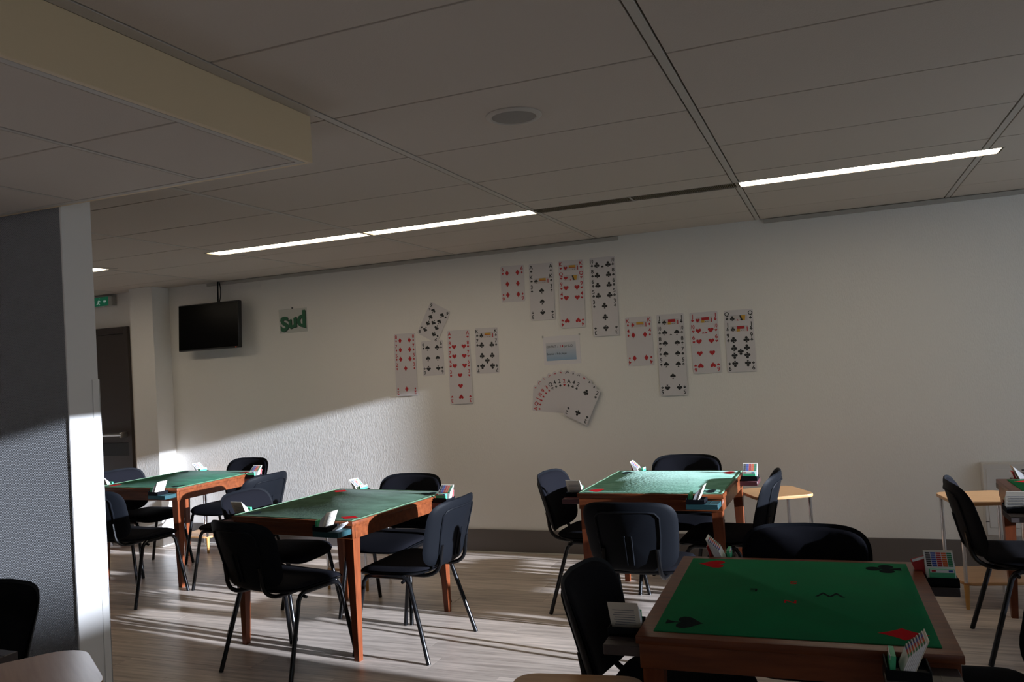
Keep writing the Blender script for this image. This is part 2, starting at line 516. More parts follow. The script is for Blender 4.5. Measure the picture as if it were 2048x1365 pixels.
# ceiling lights (recessed louvered fluorescent strips)
def ceiling_light(xa, xb, on, label):
    yc = ROW0 + 4.5 * ROW
    t = thing('ceiling_light', label, 'ceiling light', ((xa + xb) / 2, yc, CEIL), 0, 'fluorescent strip in the ceiling')
    L = (xb - xa) / 2; h = LW / 2
    mb = MB()
    mb.box(-L, L, -h, -h + .004, -.002, .012); mb.box(-L, L, h - .004, h, -.002, .012)
    mb.box(-L, -L + .004, -h, h, -.002, .012); mb.box(L - .004, L, -h, h, -.002, .012)
    mb.build('housing', t, 'bar')
    mb = MB()
    if on:
        mb.box(-L + .014, L - .014, -h + .004, h - .004, .004, .010)
        mb.build('diffuser', t, 'tube_on')
        for s in (-1, 1):
            mb = MB(); mb.box(min(s * (L - .004), s * (L - .014)), max(s * (L - .004), s * (L - .014)), -h + .004, h - .004, .006, .011)
            mb.build('end_reflector', t, 'louver')
    else:
        mb.box(-L + .004, L - .004, -h + .004, h - .004, .006, .011)
        mb.build('diffuser', t, 'lum_off')
    mb = MB()
    if on:
        xs = [s * (L - .006 - .006 * k) for s in (-1, 1) for k in range(2)]
    else:
        xs = [-L + .02 + k * (2 * L - .04) / 56 for k in range(57)]
    for x_ in xs: mb.box(x_ - .0012, x_ + .0012, -h + .004, h - .004, -.001, .006)
    if not on:
        for yy in (-.03, 0, .03): mb.box(-L + .004, L - .004, yy - .0015, yy + .0015, -.001, .006)
    o = mb.build('louver', t, 'louver'); o['kind'] = 'stuff'
    return t
for (xa, xb), on, lab in zip(LIGHTS, (1, 1, 0, 0, 1, 1), (
        'lit fluorescent strip nearest the television, left half of the long lit pair',
        'lit fluorescent strip above the tilted nine of spades, right half of the long lit pair',
        'dark unlit louvered strip touching the long lit pair in the ceiling',
        'dark unlit louvered strip touching the separate lit strip at the right',
        'lit fluorescent strip at the right, beyond the dark louvered strips',
        'lit fluorescent strip at far left near the exit sign')):
    ceiling_light(xa + .001, xb - .001, bool(on), lab)

# round loudspeaker
t = thing('ceiling_speaker', 'round grey loudspeaker grille set flush in a ceiling tile', 'speaker', (-1.003, 2.690, CEIL))
mb = MB(); n = 40
prof = [(.100, .002), (.101, -.003), (.096, -.007), (.082, -.009), (.079, -.006), (.079, .002)]
mb.ring_loft([[(r * math.cos(2 * PI * k / n), r * math.sin(2 * PI * k / n), z) for k in range(n)] for r, z in prof], cap=False)
mb.build('rim', t, 'bar')
mb = MB(); mb.ring_loft([[(r * math.cos(2 * PI * k / n), r * math.sin(2 * PI * k / n), z) for k in range(n)] for r, z in ((.079, .001), (.079, -.005), (.06, -.008), (.03, -.0095), (.006, -.010))], cap=True)
mb.build('grille', t, 'speaker')

# lowered ceiling on the left with cream fascia
ZS = 2.178
mb = MB(); mb.box(XL, SOF_X - .015, YF, SOF_Y - .012, ZS + .014, CEIL + .01)
low = struct(mb.build('ceiling_lower', None, 'ceil_base'))
mb = MB(); mb.box(SOF_X - .018, SOF_X, YF, SOF_Y, ZS, CEIL, .0015)
fa = mb.build('fascia', low, 'fascia'); fa['label'] = 'cream painted fascia board facing right'
mb = MB(); mb.box(XL, SOF_X - .018, SOF_Y - .018, SOF_Y, ZS, CEIL, .0015)
fb = mb.build('fascia', low, 'fascia')
mb = MB(); mb.box(SOF_X - .040, SOF_X - .018, YF, SOF_Y - .018, ZS - .001, ZS + .006, .001); mb.box(XL, SOF_X - .040, SOF_Y - .042, SOF_Y - .018, ZS - .001, ZS + .006, .001)
mb.build('edge_trim', low, 'bar')
# grid there: bar x=-2.066, joints y=1.745 ...
gx = [-2.066 + .6 * k * 1.0 for k in range(-3, 1)] + [SOF_X - .040]
gy = [SOF_Y - .042 - .53 - .6 * k for k in range(3, -1, -1)] + [SOF_Y - .042]
for i in range(len(gx) - 1):
    for j in range(len(gy) - 1):
        a, b = gx[i] + .008, gx[i + 1] - (.008 if i < len(gx) - 2 else 0)
        tile(b - a, gy[j + 1] - gy[j], (a + b) / 2, (gy[j] + gy[j + 1]) / 2, ZS, low)
for xb in gx[:-1]:
    mb = MB(); mb.box(xb - .007, xb + .007, gy[0], gy[-1], ZS - .0005, ZS + .012); mb.build('grid_bar', low, 'bar')
# painted cover strip beside the fascia on the upper ceiling
# ------------------------------------------------------------------ television, cable, signs
TVX, TVZ = -5.098, 1.938
t = thing('television', 'black flat screen television hung high on the wall near the column', 'television', (TVX, YW, TVZ - .21))
tilt = Matrix.Translation((0, -.12, .21)) @ Matrix.Rotation(math.radians(-3), 4, 'X')
mb = MB(); mb.box(-.338, .338, -.022, .022, -.207, .207, .006, tilt); mb.build('body', t, 'tv_frame')
mb = MB(); mb.box(-.328, .328, -.0235, -.0215, -.194, .198, 0, tilt); mb.build('screen', t, 'tv')
mb = MB(); mb.box(.300, .310, -.0245, -.0225, -.204, -.200, 0, tilt); mb.build('standby_light', t, 'led')
mb = MB(); mb.box(-.10, .10, -.012, -.0005, .11, .31, .003); mb.box(-.05, .05, -.10, -.01, .17, .25, .004); mb.build('wall_bracket', t, 'black_metal')
mb = MB()
mb.tube(bez((-5.065, YW - .03, 2.338), (-5.07, YW - .03, 2.22), (-5.00, YW - .11, 2.135), 8), .006, 8)
mb.tube(bez((-5.050, YW - .03, 2.338), (-5.01, YW - .04, 2.24), (-4.990, YW - .11, 2.135), 8), .004, 8)
tag(mb.build('power_cable', None, 'black_plastic'), 'black cable hanging from the ceiling edge to the television top', 'cable')

def wallT(cx, cz, dy, ang=0.0):
    c, s = math.cos(ang), math.sin(ang)
    return lambda x, y: Vector((cx + c * x - s * y, YW - dy, cz + s * x + c * y))

# sign with the wavy lettering
t = thing('lettered_sign', 'pale square sign lettered Sud in wavy green to the right of the television', 'sign', (-4.296, YW, 1.83))
mb = MB(); mb.box(-.143, .143, -.006, -.0005, 0, .205, .001); mb.build('panel', t, 'acrylic')
mb = MB(); mb.tube([(.0, -.012, .212), (.0, -.0005, .212)], .005, 8); mb.build('pin', t, 'black')
def sudwarp(x, y):
    u = x / .075
    return (x * 1.32, y * (1.12 + .10 * u * u) + .022 * math.sin(u * 1.5) - (.016 * max(0, u) if y < -.02 else 0))
for m_, dx, dy_, dep in (('sud_shade', .006, -.005, .0068), ('sud_green', 0, 0, .0076)):
    mb = MB()
    put_text(mb, 'Sud', .098, lambda x, y, dx=dx, dy_=dy_, dep=dep: Vector((x * 1.0 + dx, -dep, .103 + y + dy_)), .045, True, sudwarp)
    mb.build('lettering', t, m_)

# contract notice
t = thing('contract_notice', 'white paper notice with pale blue panel and contract text above the card fan', 'notice', (-1.885, YW, 1.425))
mb = MB(); mb.box(-.145, .145, -.0025, -.0005, 0, .214, 0); mb.build('sheet', t, 'paper')
M['notice_blue'] = mat('notice_blue', (0.27, 0.36, 0.46), 0.6)
def gradient_panel():
    m = M['notice_blue']; nt = m.node_tree; b = nt.nodes['Principled BSDF']
    tc = nt.nodes.new('ShaderNodeTexCoord'); sp = nt.nodes.new('ShaderNodeSeparateXYZ'); cr = nt.nodes.new('ShaderNodeValToRGB')
    cr.color_ramp.elements[0].position = 0.03; cr.color_ramp.elements[0].color = (0.24, 0.36, 0.50, 1)
    cr.color_ramp.elements[1].position = 0.16; cr.color_ramp.elements[1].color = (0.56, 0.55, 0.57, 1)
    nt.links.new(tc.outputs['Object'], sp.inputs[0]); nt.links.new(sp.outputs['Z'], cr.inputs['Fac']); nt.links.new(cr.outputs['Color'], b.inputs['Base Color'])
gradient_panel()
mb = MB(); mb.poly([(-.125, -.0032, .030), (.112, -.0032, .030), (.112, -.0032, .165), (-.125, -.0032, .165)]); mb.build('printed_panel', t, 'notice_blue')
mb = MB()
TT = lambda x, y: Vector((x, -.0040, y))
def fit(text, x0, x1, y, h, ink):
    vs_, _ = glyph(text, .012); w = (max(v[0] for v in vs_) - min(v[0] for v in vs_)) * h / .72
    k = (x1 - x0) / w
    mb.use(ink); put_text(mb, text, h, lambda a, b: TT(x0 + a * k, y + b), .012, False)
for tx, a, b in (('CONTRAT', -.120, -.045), (':', -.034, -.031), ('par', .022, .044), ('SUD', .050, .088)): fit(tx, a, b, .136, .0165, 'black')
fit('5', -.012, -.003, .136, .0165, 'red'); put_pip(mb, 'd', .008, .136, .018, TT)
for tx, a, b in (('Entame', -.120, -.062), (':', -.053, -.050), ('9', -.040, -.033), ('de', -.026, -.010), ('pique', -.003, .036)): fit(tx, a, b, .082, .0150, 'black')
mb.build('lettering', t, 'black')
mb = MB(); mb.box(-.152, -.140, -.004, -.0005, .205, .222, .001); mb.box(.138, .150, -.004, -.0005, .208, .224, .001); mb.build('tack', t, 'grey_plastic')

# exit sign
t = thing('exit_sign', 'green illuminated exit sign under the ceiling above the brown door', 'exit sign', (-6.44, YW, 2.225))
mb = MB(); mb.box(-.16, .13, -.055, -.0005, 0, .095, .004); mb.build('housing', t, 'grey_plastic')
mb = MB(); mb.box(-.157, .085, -.0575, -.0545, .005, .09); mb.build('pictogram_panel', t, 'exit_green')
mb = MB()
TE = lambda x, y: Vector((x, -.0585, y + .047))
mb.poly([TE(-.145, -.03), TE(-.12, -.03), TE(-.12, .03), TE(-.145, .03)])
mb.poly([TE(.03, -.008), TE(.06, -.008), TE(.06, .008), TE(.03, .008)]); mb.poly([TE(.022, 0), TE(.04, -.02), TE(.04, .02)])
for a, b, w in (((-.03, .012), (-.04, -.012), .008), ((-.04, -.012), (-.022, -.03), .005), ((-.04, -.012), (-.062, -.026), .005), ((-.03, .01), (-.012, 0), .004), ((-.03, .01), (-.055, .0), .004)):
    d = Vector(b) - Vector(a); nrm = Vector((-d.y, d.x)).normalized() * w
    mb.poly([TE(a[0] + nrm.x, a[1] + nrm.y), TE(b[0] + nrm.x, b[1] + nrm.y), TE(b[0] - nrm.x, b[1] - nrm.y), TE(a[0] - nrm.x, a[1] - nrm.y)])
mb.poly([TE(-.024 + .007 * math.cos(k * PI / 4), .026 + .007 * math.sin(k * PI / 4)) for k in range(3)])
mb.build('pictogram', t, 'exit_white')

# convector heater on the back wall, right
t = thing('convector_heater', 'off-white wall convector heater with slotted grille at the right end of the wall', 'heater', (1.26, YW, .22))
mb = MB(); mb.box(-.45, .45, -.085, -.0005, 0, .445, .006); mb.build('casing', t, 'heater')
mb = MB()
for k in range(6): mb.box(-.24, .44, -.0875, -.084, .31 + k * .018, .318 + k * .018)
mb.build('grille', t, 'dark_slot')
mb = MB(); mb.box(-.43, -.27, -.0885, -.0845, .05, .41, .002); mb.build('side_panel', t, 'heater')
mb = MB(); mb.box(-.45, .45, -.0865, -.084, .085, .09); mb.build('bottom_slot', t, 'dark_slot')

# ------------------------------------------------------------------ playing cards on the wall
CWD, CHT, CTH = .195, .280, .0011
RN = {'A': 'ace', 'K': 'king', 'Q': 'queen', 'J': 'jack', '10': 'ten', '9': 'nine', '8': 'eight', '7': 'seven', '6': 'six', '5': 'five', '4': 'four', '3': 'three', '2': 'two'}
SN = {'s': 'spades', 'h': 'hearts', 'd': 'diamonds', 'c': 'clubs'}
PX = .043
LAY = {'2': [(0, .084), (0, -.084)], '3': [(0, .084), (0, 0), (0, -.084)],
       '4': [(s * PX, y) for s in (-1, 1) for y in (.084, -.084)], '5': [(s * PX, y) for s in (-1, 1) for y in (.084, -.084)] + [(0, 0)],
       '6': [(s * PX, y) for s in (-1, 1) for y in (.084, 0, -.084)], '7': [(s * PX, y) for s in (-1, 1) for y in (.084, 0, -.084)] + [(0, -.042)],
       '8': [(s * PX, y) for s in (-1, 1) for y in (.084, 0, -.084)] + [(0, .042), (0, -.042)],
       '9': [(s * PX, y) for s in (-1, 1) for y in (.084, .028, -.028, -.084)] + [(0, -.002)],
       '10': [(s * PX, y) for s in (-1, 1) for y in (.084, .028, -.028, -.084)] + [(0, .056), (0, -.056)]}
mb = MB()
_c = rrect(CWD, CHT, .010, 3)
mb.ring_loft([[(x, -z, y) for x, y in _c] for z in (0, CTH)])
card_body = mb.build('card_body', None, 'card')
card_mesh = card_body.data
bpy.data.objects.remove(card_body)
def card_print(rank, suit):
    ink = 'red' if suit in 'hd' else 'black'
    mb = MB(); mb.use(ink)
    T = lambda x, y: Vector((x, -CTH - .0004, y))
    for sx in (-1, 1):
        for fl in (1, -1):
            Tf = (lambda x, y, sx=sx, fl=fl: T(sx * .079 + fl * x, fl * (.115 + y)))
            put_text(mb, rank, .029, (lambda x, y, Tf=Tf: Tf(x * (.70 if rank == '10' else 1), y)), .018)
            put_pip(mb, suit, 0, -.033, .021, Tf)
    if rank in LAY:
        for x, y in LAY[rank]: put_pip(mb, suit, x, y, .044, T, y < -.005 or (rank in '79' and y < 0))
    elif rank == 'A': put_pip(mb, suit, 0, 0, .06, T)
    else:
        for fl in (1, -1):
            Q = lambda x0, x1, y0, y1, dep=0: mb.poly([Vector((fl * x, -CTH - .00012 - dep, fl * y)) for x, y in ((x0, y0), (x1, y0), (x1, y1), (x0, y1))])
            mb.use('lilac'); Q(-.058, .058, 0, .103)
            mb.use('skin'); Q(-.057, .057, .001, .102, .00006)
            hat, hair = ('yellow', 'red') if rank == 'K' else (('red', 'yellow') if rank == 'J' else ('lilac', 'orange'))
            if rank == 'Q':
                mb.use('black'); mb.poly([Vector((fl * x, -CTH - .00028, fl * y)) for x, y in ((.005, .100), (.030, .100), (.045, .045), (.020, .045))])
                mb.use('yellow'); mb.poly([Vector((fl * x, -CTH - .00034, fl * y)) for x, y in ((.015, .100), (.046, .100), (.040, .060), (.034, .045))])
                mb.use('red'); mb.poly([Vector((fl * x, -CTH - .00034, fl * y)) for x, y in ((-.02, .0), (.03, .0), (-.008, .078))])
            else:
                mb.use(hat); Q(-.016, .036, .082, .102, .00018)
                mb.use('red' if rank == 'K' else 'yellow')
                if rank == 'K': mb.poly([Vector((fl * x, -CTH - .00034, fl * y)) for x, y in ((-.016, .086), (.036, .080), (.036, .084), (-.016, .090))])
                else: Q(-.018, .004, .040, .082, .00018)
                mb.use('red'); Q(.050, .056, .045, .095, .00018)
            mb.use('lilac'); Q(-.012, .036, .0, .060, .00012)
            mb.use('black'); Q(.010, .016, .070, .073, .00024); Q(.024, .030, .070, .073, .00024)
            mb.use(ink); put_pip(mb, suit, fl * -.043, fl * .082, .034, lambda x, y: Vector((x, -CTH - .00046, y)), fl < 0)
    return mb
def playing_card(rank, suit, cx, cz, ang, layer, where):
    t = thing('playing_card', 'large %s of %s card %s' % (RN[rank], SN[suit], where), 'playing card', (cx, YW - .0006 - layer * .0018, cz), 0, 'giant playing cards stuck on the wall')
    t.rotation_euler = (0, -ang, 0)
    b = bpy.data.objects.new('card_body', card_mesh); COL.objects.link(b); b.parent = t
    card_print(rank, suit).build('printed_face', t)['kind'] = 'stuff'
STEP = .0757
def column(cards, cx, ctop, where, tilt=0.0):
    u = Vector((math.sin(tilt), -math.cos(tilt)))    # down along the column
    for i, (rk, su) in enumerate(cards):
        p = Vector((cx, ctop)) + u * (CHT / 2 + i * STEP)
        pos = 'alone' if len(cards) == 1 else ('topmost' if i == 0 else ('lowest, fully shown' if i == len(cards) - 1 else 'partly covered'))
        playing_card(rk, su, p.x, p.y, tilt, i, '%s in %s' % (pos, where))
def cs(s, su): return [(r, su) for r in s.split()]
R1 = math.radians
column(cs('8 7 5 2', 'd'), -3.218, 1.747, 'the left group, first column', R1(-.3))
playing_card('9', 's', -2.945, 1.817, R1(-29.5), 2, 'tilted over the left group')
column(cs('6', 's'), -2.972, 1.673, 'the left group under the tilted card', R1(.4))
column(cs('A 8 7 5 3', 'h'), -2.734, 1.741, 'the left group, third column', R1(-.3))
column(cs('K 7', 'c'), -2.492, 1.742, 'the left group, last column', R1(-1.2))
column(cs('6', 'd'), -2.246, 2.205, 'the upper group, first place', R1(-1.2))
column(cs('A K 3', 's'), -2.012, 2.199, 'the upper group, second column', R1(-.8))
column(cs('K Q 9 4', 'h'), -1.774, 2.199, 'the upper group, third column', R1(-1.2))
column(cs('10 8 6 5 3', 'c'), -1.532, 2.197, 'the upper group, last column', 0)
column(cs('K 4', 'd'), -1.290, 1.737, 'the right group, first column', R1(-.2))
column(cs('J 10 8 7 5', 's'), -1.060, 1.739, 'the right group, second column', R1(-.6))
column(cs('J 10 6', 'h'), -.825, 1.735, 'the right group, third column', R1(.4))
column(cs('Q J 9', 'c'), -.587, 1.732, 'the right group, last column', 0)
fan = cs('A Q J 10 9 3', 'd') + cs('Q 4 2', 's') + cs('2', 'h') + cs('A 4 2', 'c')
for i, (rk, su) in enumerate(fan):
    a = R1(84 - i * (84 + 26.7) / 12)
    up = Vector((-math.sin(a), math.cos(a))); rt = Vector((math.cos(a), math.sin(a)))
    c = Vector((-1.886, 1.061)) + up * .1248 + rt * .0924
    pos = 'at the left end' if i == 0 else ('rightmost on top' if i == 12 else 'partly covered')
    playing_card(rk, su, c.x, c.y, a, i, '%s in the fan under the notice' % pos)

# ------------------------------------------------------------------ chairs
def shell_mesh(mb, outline, surf, T0, T1, rings=(0.0, .45, .75, .9, .97, 1.0)):
    """closed pad: outline(k)->(u,v) unit loop, surf(u,v,t)->point with thickness t"""
    n = len(outline)
    def ring(s, t): return [surf(u * s, v * s, t) for u, v in outline]
    R_ = [ring(s if s > 0 else .02, T1 * (1 - s ** 5) ** .5) for s in rings]
    Bk = [ring(s if s > 0 else .02, T0 * (1 - s ** 5) ** .5) for s in reversed(rings[:-1])]
    mb.ring_loft(R_ + Bk)
def superloop(n=36, p=4.5):
    out = []
    for k in range(n):
        a = 2 * PI * k / n; c, s = math.cos(a), math.sin(a)
        out.append((math.copysign(abs(c) ** (2 / p), c), math.copysign(abs(s) ** (2 / p), s)))
    return out
SL = superloop()
def back_surf(hw, hh, zc):
    def f(u, v, t):
        w = hw * (1.0 - .055 * (1 - v))             # a little narrower at the bottom
        x = u * w
        z = zc + v * hh
        lean = -.235 - .075 * (v + 1) / 2 - .012 * (v + 1) ** 2 / 4
        y = lean + .062 * u * u - .012 + t                    # wraps round the sitter
        return Vector((x, y, z))
    return f
def make_chair(label):
    t = thing('stacking_chair', label, 'chair', (0, 0, 0), 0, 'black stacking chairs round the card tables')
    # seat cushion
    mb = MB()
    def seat_s(u, v, th):
        y = .005 + v * .213; x = u * .232 * (1 - .05 * (1 - v) * .5)
        z = .437 + th - .030 * max(0, v - .45) ** 2 * 3 + .018 * max(0, -v - .5) - .010 * (1 - u * u) * .6
        return Vector((x, y, z))
    shell_mesh(mb, SL, seat_s, -.012, .026)
    mb.build('seat', t, 'fabric')
    mb = MB()
    shell_mesh(mb, [(u * .985, v * .985) for u, v in SL], lambda u, v, th: seat_s(u, v, th - .008), -.022, -.002)
    mb.build('seat_shell', t, 'black_plastic')
    # backrest pad and plastic shell
    mb = MB(); shell_mesh(mb, SL, back_surf(.222, .158, .617), -.002, .026); mb.build('backrest', t, 'fabric')
    mb = MB(); shell_mesh(mb, SL, back_surf(.236, .170, .615), -.020, .004)
    bs = back_surf(.236, .170, .615)
    path = [bs(-.62, -.70, -.0185), bs(-.66, .0, -.0185), bs(-.66, .55, -.0185), bs(-.58, .68, -.0185), bs(-.45, .72, -.0185), bs(0, .73, -.0185), bs(.45, .72, -.0185), bs(.58, .68, -.0185), bs(.66, .55, -.0185), bs(.66, 0, -.0185), bs(.62, -.70, -.0185)]
    mb.tube(path, .0055, 6)
    mb.tube([bs(-.07, -.78, -.02), bs(-.075, .05, -.02)], .005, 6); mb.tube([bs(.07, -.78, -.02), bs(.075, .05, -.02)], .005, 6)
    mb.build('back_shell', t, 'black_plastic')
    # legs of oval tube, splayed
    for sx in (-1, 1):
        mb = MB(); mb.tube([(sx * .246, .215, 0), (sx * .216, .152, .375), (sx * .213, .135, .400), (sx * .212, .110, .408)], .0115, 10); mb.build('leg', t, 'black_metal')
        mb = MB(); mb.tube([(sx * .254, -.232, 0), (sx * .216, -.122, .375), (sx * .213, -.105, .398), (sx * .212, -.080, .408)], .0115, 10); mb.build('leg', t, 'black_metal')
        mb = MB(); mb.tube([(sx * .212, .115, .408), (sx * .212, -.085, .408)], .0115, 10); mb.tube([(sx * .212, -.095, .395), (sx * .245, -.098, .392)], .008, 8); mb.build('seat_rail', t, 'black_metal')
        mb = MB(); p = [(sx * .135, .06, .406)] + bez((sx * .135, -.13, .402), (sx * .135, -.262, .398), (sx * .13, -.262, .50), 8) + [(sx * .128, -.272, .56)]
        mb.tube(p, .0105, 8); mb.build('back_tube', t, 'black_metal')
    mb = MB(); mb.tube([(-.214, .06, .408), (.214, .06, .408)], .009, 8); mb.tube([(-.214, -.06, .408), (.214, -.06, .408)], .009, 8); mb.build('cross_bar', t, 'black_metal')
    return t

# ------------------------------------------------------------------ card tables
TH = .705
def make_table(label, cx, cy, rz, W, D, trays, velvet):
    t = thing('card_table', label, 'table', (cx, cy, 0), rz, 'bridge tables with green tops')
    mb = MB(); mb.box(-W / 2, W / 2, -D / 2, D / 2, TH - .022, TH, .003, None, 2); mb.build('tabletop', t, 'table_wood')
    for (x0, x1, y0, y1) in ((-W / 2 + .008, W / 2 - .008, -D / 2 + .006, -D / 2 + .028), (-W / 2 + .008, W / 2 - .008, D / 2 - .028, D / 2 - .006), (-W / 2 + .006, -W / 2 + .028, -D / 2 + .028, D / 2 - .028), (W / 2 - .028, W / 2 - .006, -D / 2 + .028, D / 2 - .028)):
        mb = MB(); mb.box(x0, x1, y0, y1, TH - .088, TH - .022, .0015); mb.build('apron', t, 'table_wood')
    for sx in (-1, 1):
        for sy in (-1, 1):
            ax, ay = sx * (W / 2 - .012), sy * (D / 2 - .012)
            mb = MB()
            rings = []
            for z, w in ((TH - .024, .056), (TH - .10, .056), (.0, .036)):
                xi, yi = ax - sx * w, ay - sy * w
                o_ = .006 * (1 - z / TH)
                rings.append([(ax - sx * o_, ay - sy * o_, z), (xi, ay - sy * o_, z), (xi, yi, z), (ax - sx * o_, yi, z)])
            mb.ring_loft(rings); mb.build('leg', t, 'table_wood_v')
    for k in range(4):
        hx, hy = (W, D) if k % 2 == 0 else (D, W)
        a = k * PI / 2
        MR = Matrix.Rotation(a, 4, 'Z')
        mb = MB(); u1 = hx / 2 - .015; u0 = u1 - .165
        mb.box(u0, u1, -hy / 2 - .095, -hy / 2 + .012, TH - .062, TH - .034, .002, MR)
        mb.box(u1 - .045, u1 - .042, -hy / 2 - .094, -hy / 2 - .002, TH - .0345, TH - .033, 0, MR)
        mb.build('tray', t, trays[k % 2])
    return t
def suit_marks(o, W, D, T, size, order):
    # order: front-left, back-left, front-right, back-right
    for (sx, sy), q in zip(((-1, -1), (-1, 1), (1, -1), (1, 1)), order):
        mb = MB(); mb.use('red_felt' if q in 'hd' else 'black_felt')
        ang = R1(-90) if q in 'sh' else R1(90)
        cx, cy = sx * (W / 2 - size * .70), sy * (D / 2 - size * .70)
        c_, s_ = math.cos(ang), math.sin(ang)
        if q == 'd':
            pts = []
            for k in range(4):
                for t_ in (0, .33, .67):
                    a0, a1 = k * PI / 2, (k + 1) * PI / 2
                    p0 = Vector((.55 * math.cos(a0), .42 * math.sin(a0))); p1 = Vector((.55 * math.cos(a1), .42 * math.sin(a1)))
                    p = p0.lerp(p1, t_) * (1 - .45 * t_ * (1 - t_) * 1.0); pts.append(T(cx + size * p.x, cy + size * p.y))
            mb.poly(pts)
        else: put_pip(mb, q, 0, 0, size, lambda x, y: T(cx + c_ * x - s_ * y, cy + s_ * x + c_ * y))
        mb.build('suit_mark', o)
def playing_mat(label, table, W, D, inset, velvet, marks, order='shdc', cloth='felt'):
    loc = (table.location.x, table.location.y, TH)
    o = thing('playing_mat', label, 'mat', loc, table.rotation_euler.z, 'green playing mats on the tables')
    w, d = W - 2 * inset, D - 2 * inset
    mb = MB(); th = .0035
    n = 24; loop = []
    rnd = random.Random(W * 1000)
    def wob(): return rnd.uniform(-.0025, .0025) if velvet else 0
    for k in range(n): loop.append((-w / 2 + w * k / n, -d / 2 + wob()))
    for k in range(n): loop.append((w / 2 + wob(), -d / 2 + d * k / n))
    for k in range(n): loop.append((w / 2 - w * k / n, d / 2 + wob()))
    for k in range(n): loop.append((-w / 2 + wob(), d / 2 - d * k / n))
    mb.ring_loft([[(x, y, .0002) for x, y in loop], [(x, y, th - .0008) for x, y in loop], [(x * .997, y * .997, th) for x, y in loop]])
    mb.build('cloth', o, cloth)
    if velvet:
        mb = MB(); ring = [Vector((x * .992, y * .992, .0037)) for x, y in loop]
        mb.tube(ring + [ring[0] + Vector((.0005, 0, 0))], .0032, 5); mb.build('hem', o, 'hem')
    T = lambda x, y: Vector((x, y, th + .0006))
    suit_marks(o, w, d, T, .110, order)
    if marks:
        for (x, y, q) in marks:
            mb = MB(); mb.use('red_felt' if q in 'NS' else 'black_felt')
            put_text(mb, q, .045 if q == 'W' else .03, lambda a, b: T(x - a * 1.25, y - b), .01)
            mb.build('compass_letter', o)
    return o

# bidding box: local x along the table edge, y towards the table
def make_box(label, doubles):
    t = thing('bidding_box', label, 'bidding box', (0, 0, 0), 0, 'bidding boxes on the table trays')
    mb = MB(); mb.box(-.050, .046, -.044, .044, 0, .008, .002)
    mb.box(-.050, -.046, -.044, .044, 0, .030, .001); mb.box(.042, .046, -.044, .044, 0, .026, .001)
    mb.box(-.050, .046, -.046, -.042, 0, .024, .001); mb.box(-.050, .046, .042, .046, 0, .024, .001)
    mb.build('base', t, 'black_plastic')
    mb = MB(); Mt = Matrix.Translation((-.034, 0, .009)) @ Matrix.Rotation(R1(6), 4, 'Y')
    mb.use('pale_green'); mb.box(-.008, .004, -.036, .036, 0, .044, .001, Mt)
    mb.use('white_card'); mb.box(-.0088, -.0078, -.034, .034, .034, .0435, 0, Mt)
    mb.use('blue'); mb.box(-.0094, -.0088, -.030, -.018, .036, .042, 0, Mt); mb.use('red'); mb.box(-.0094, -.0088, .018, .030, .036, .042, 0, Mt)
    mb.build('pass_cards', t)
    Mt = Matrix.Translation((-.008, 0, .009)) @ Matrix.Rotation(R1(24), 4, 'Y')
    mb = MB(); mb.use('white_card')
    for k in range(7):                                   # seven stepped levels of bids
        mb.box(-.010 + k * .0032, -.0072 + k * .0032, -.042, .042, 0, .050 + k * .0072, 0, Mt)
    mb.use('cream_card'); mb.box(.0125, .0140, -.043, .043, 0, .100, 0, Mt)
    bc = mb.build('bid_cards', t)
    mb = MB()
    for k in range(7):
        zt = .050 + k * .0072
        for j, ink in enumerate(('black', 'blue', 'red', 'orange', 'green')):
            ya = .038 - j * .0155
            mb.use(ink); mb.box(-.0106 + k * .0032, -.0100 + k * .0032, ya - .0138, ya, zt - .0066, zt - .0012, 0, Mt)
    o = mb.build('bid_tab', bc); o['kind'] = 'stuff'
    mb = MB()
    for j in range(7): mb.box(.0140, .0143, -.032 + (j % 2) * .004, .030, .022 + j * .0085, .0245 + j * .0085, 0, Mt)
    o = mb.build('back_print', bc, 'grey_print'); o['kind'] = 'stuff'
    if not doubles: return t
    Mt = Matrix.Translation((.030, 0, .009)) @ Matrix.Rotation(R1(14), 4, 'Y')
    mb = MB(); mb.use('red'); mb.box(-.006, .003, -.040, .018, 0, .056, .001, Mt); mb.use('white_card'); mb.box(-.0065, -.006, -.036, .014, .046, .054, 0, Mt); mb.box(.003, .0036, -.040, .018, 0, .056, 0, Mt)
    mb.build('double_cards', t)
    return t

SIDE = ('front', 'right', 'back', 'left')
TABLES = dict(
    A=dict(c=(-4.7785, 4.9187), rz=R1(-3), W=0.831, D=0.852, v=True, tr=('tray_teal', 'tray_red'), name='farthest left card table'),
    B=dict(c=(-2.6624, 3.9786), rz=R1(-6.5), W=0.847, D=0.899, v=True, tr=('tray_teal', 'tray_red'), name='middle left card table'),
    C=dict(c=(-0.9661, 4.7577), rz=R1(-1.5), W=0.805, D=0.847, v=True, tr=('tray_teal', 'tray_red'), name='card table below the card fan'),
    D=dict(c=(-0.1589, 2.5897), rz=R1(1.3), W=0.784, D=0.878, v=False, tr=('tray_brown', 'tray_brown'), name='nearest large card table'),
    E=dict(c=(1.1686, 4.4305), rz=R1(1.0), W=0.831, D=0.831, v=False, tr=('tray_brown', 'tray_brown'), name='card table cut by the right edge'),
    F=dict(c=(-2.84, 1.36), rz=0, W=.78, D=.78, v=False, tr=('tray_brown', 'tray_brown'), name='card table beyond the lower left edge'),
)
TLAB = dict(A='red-brown card table under green velvet, farthest left by the column', B='red-brown card table under green velvet in the middle left of the room',
            C='red-brown card table with pale sunlit green velvet below the card fan', D='brown card table with inset dark green felt, nearest the camera',
            E='card table with green felt, cut off by the right edge', F='card table by the grey partition, only its tray shows at lower left')
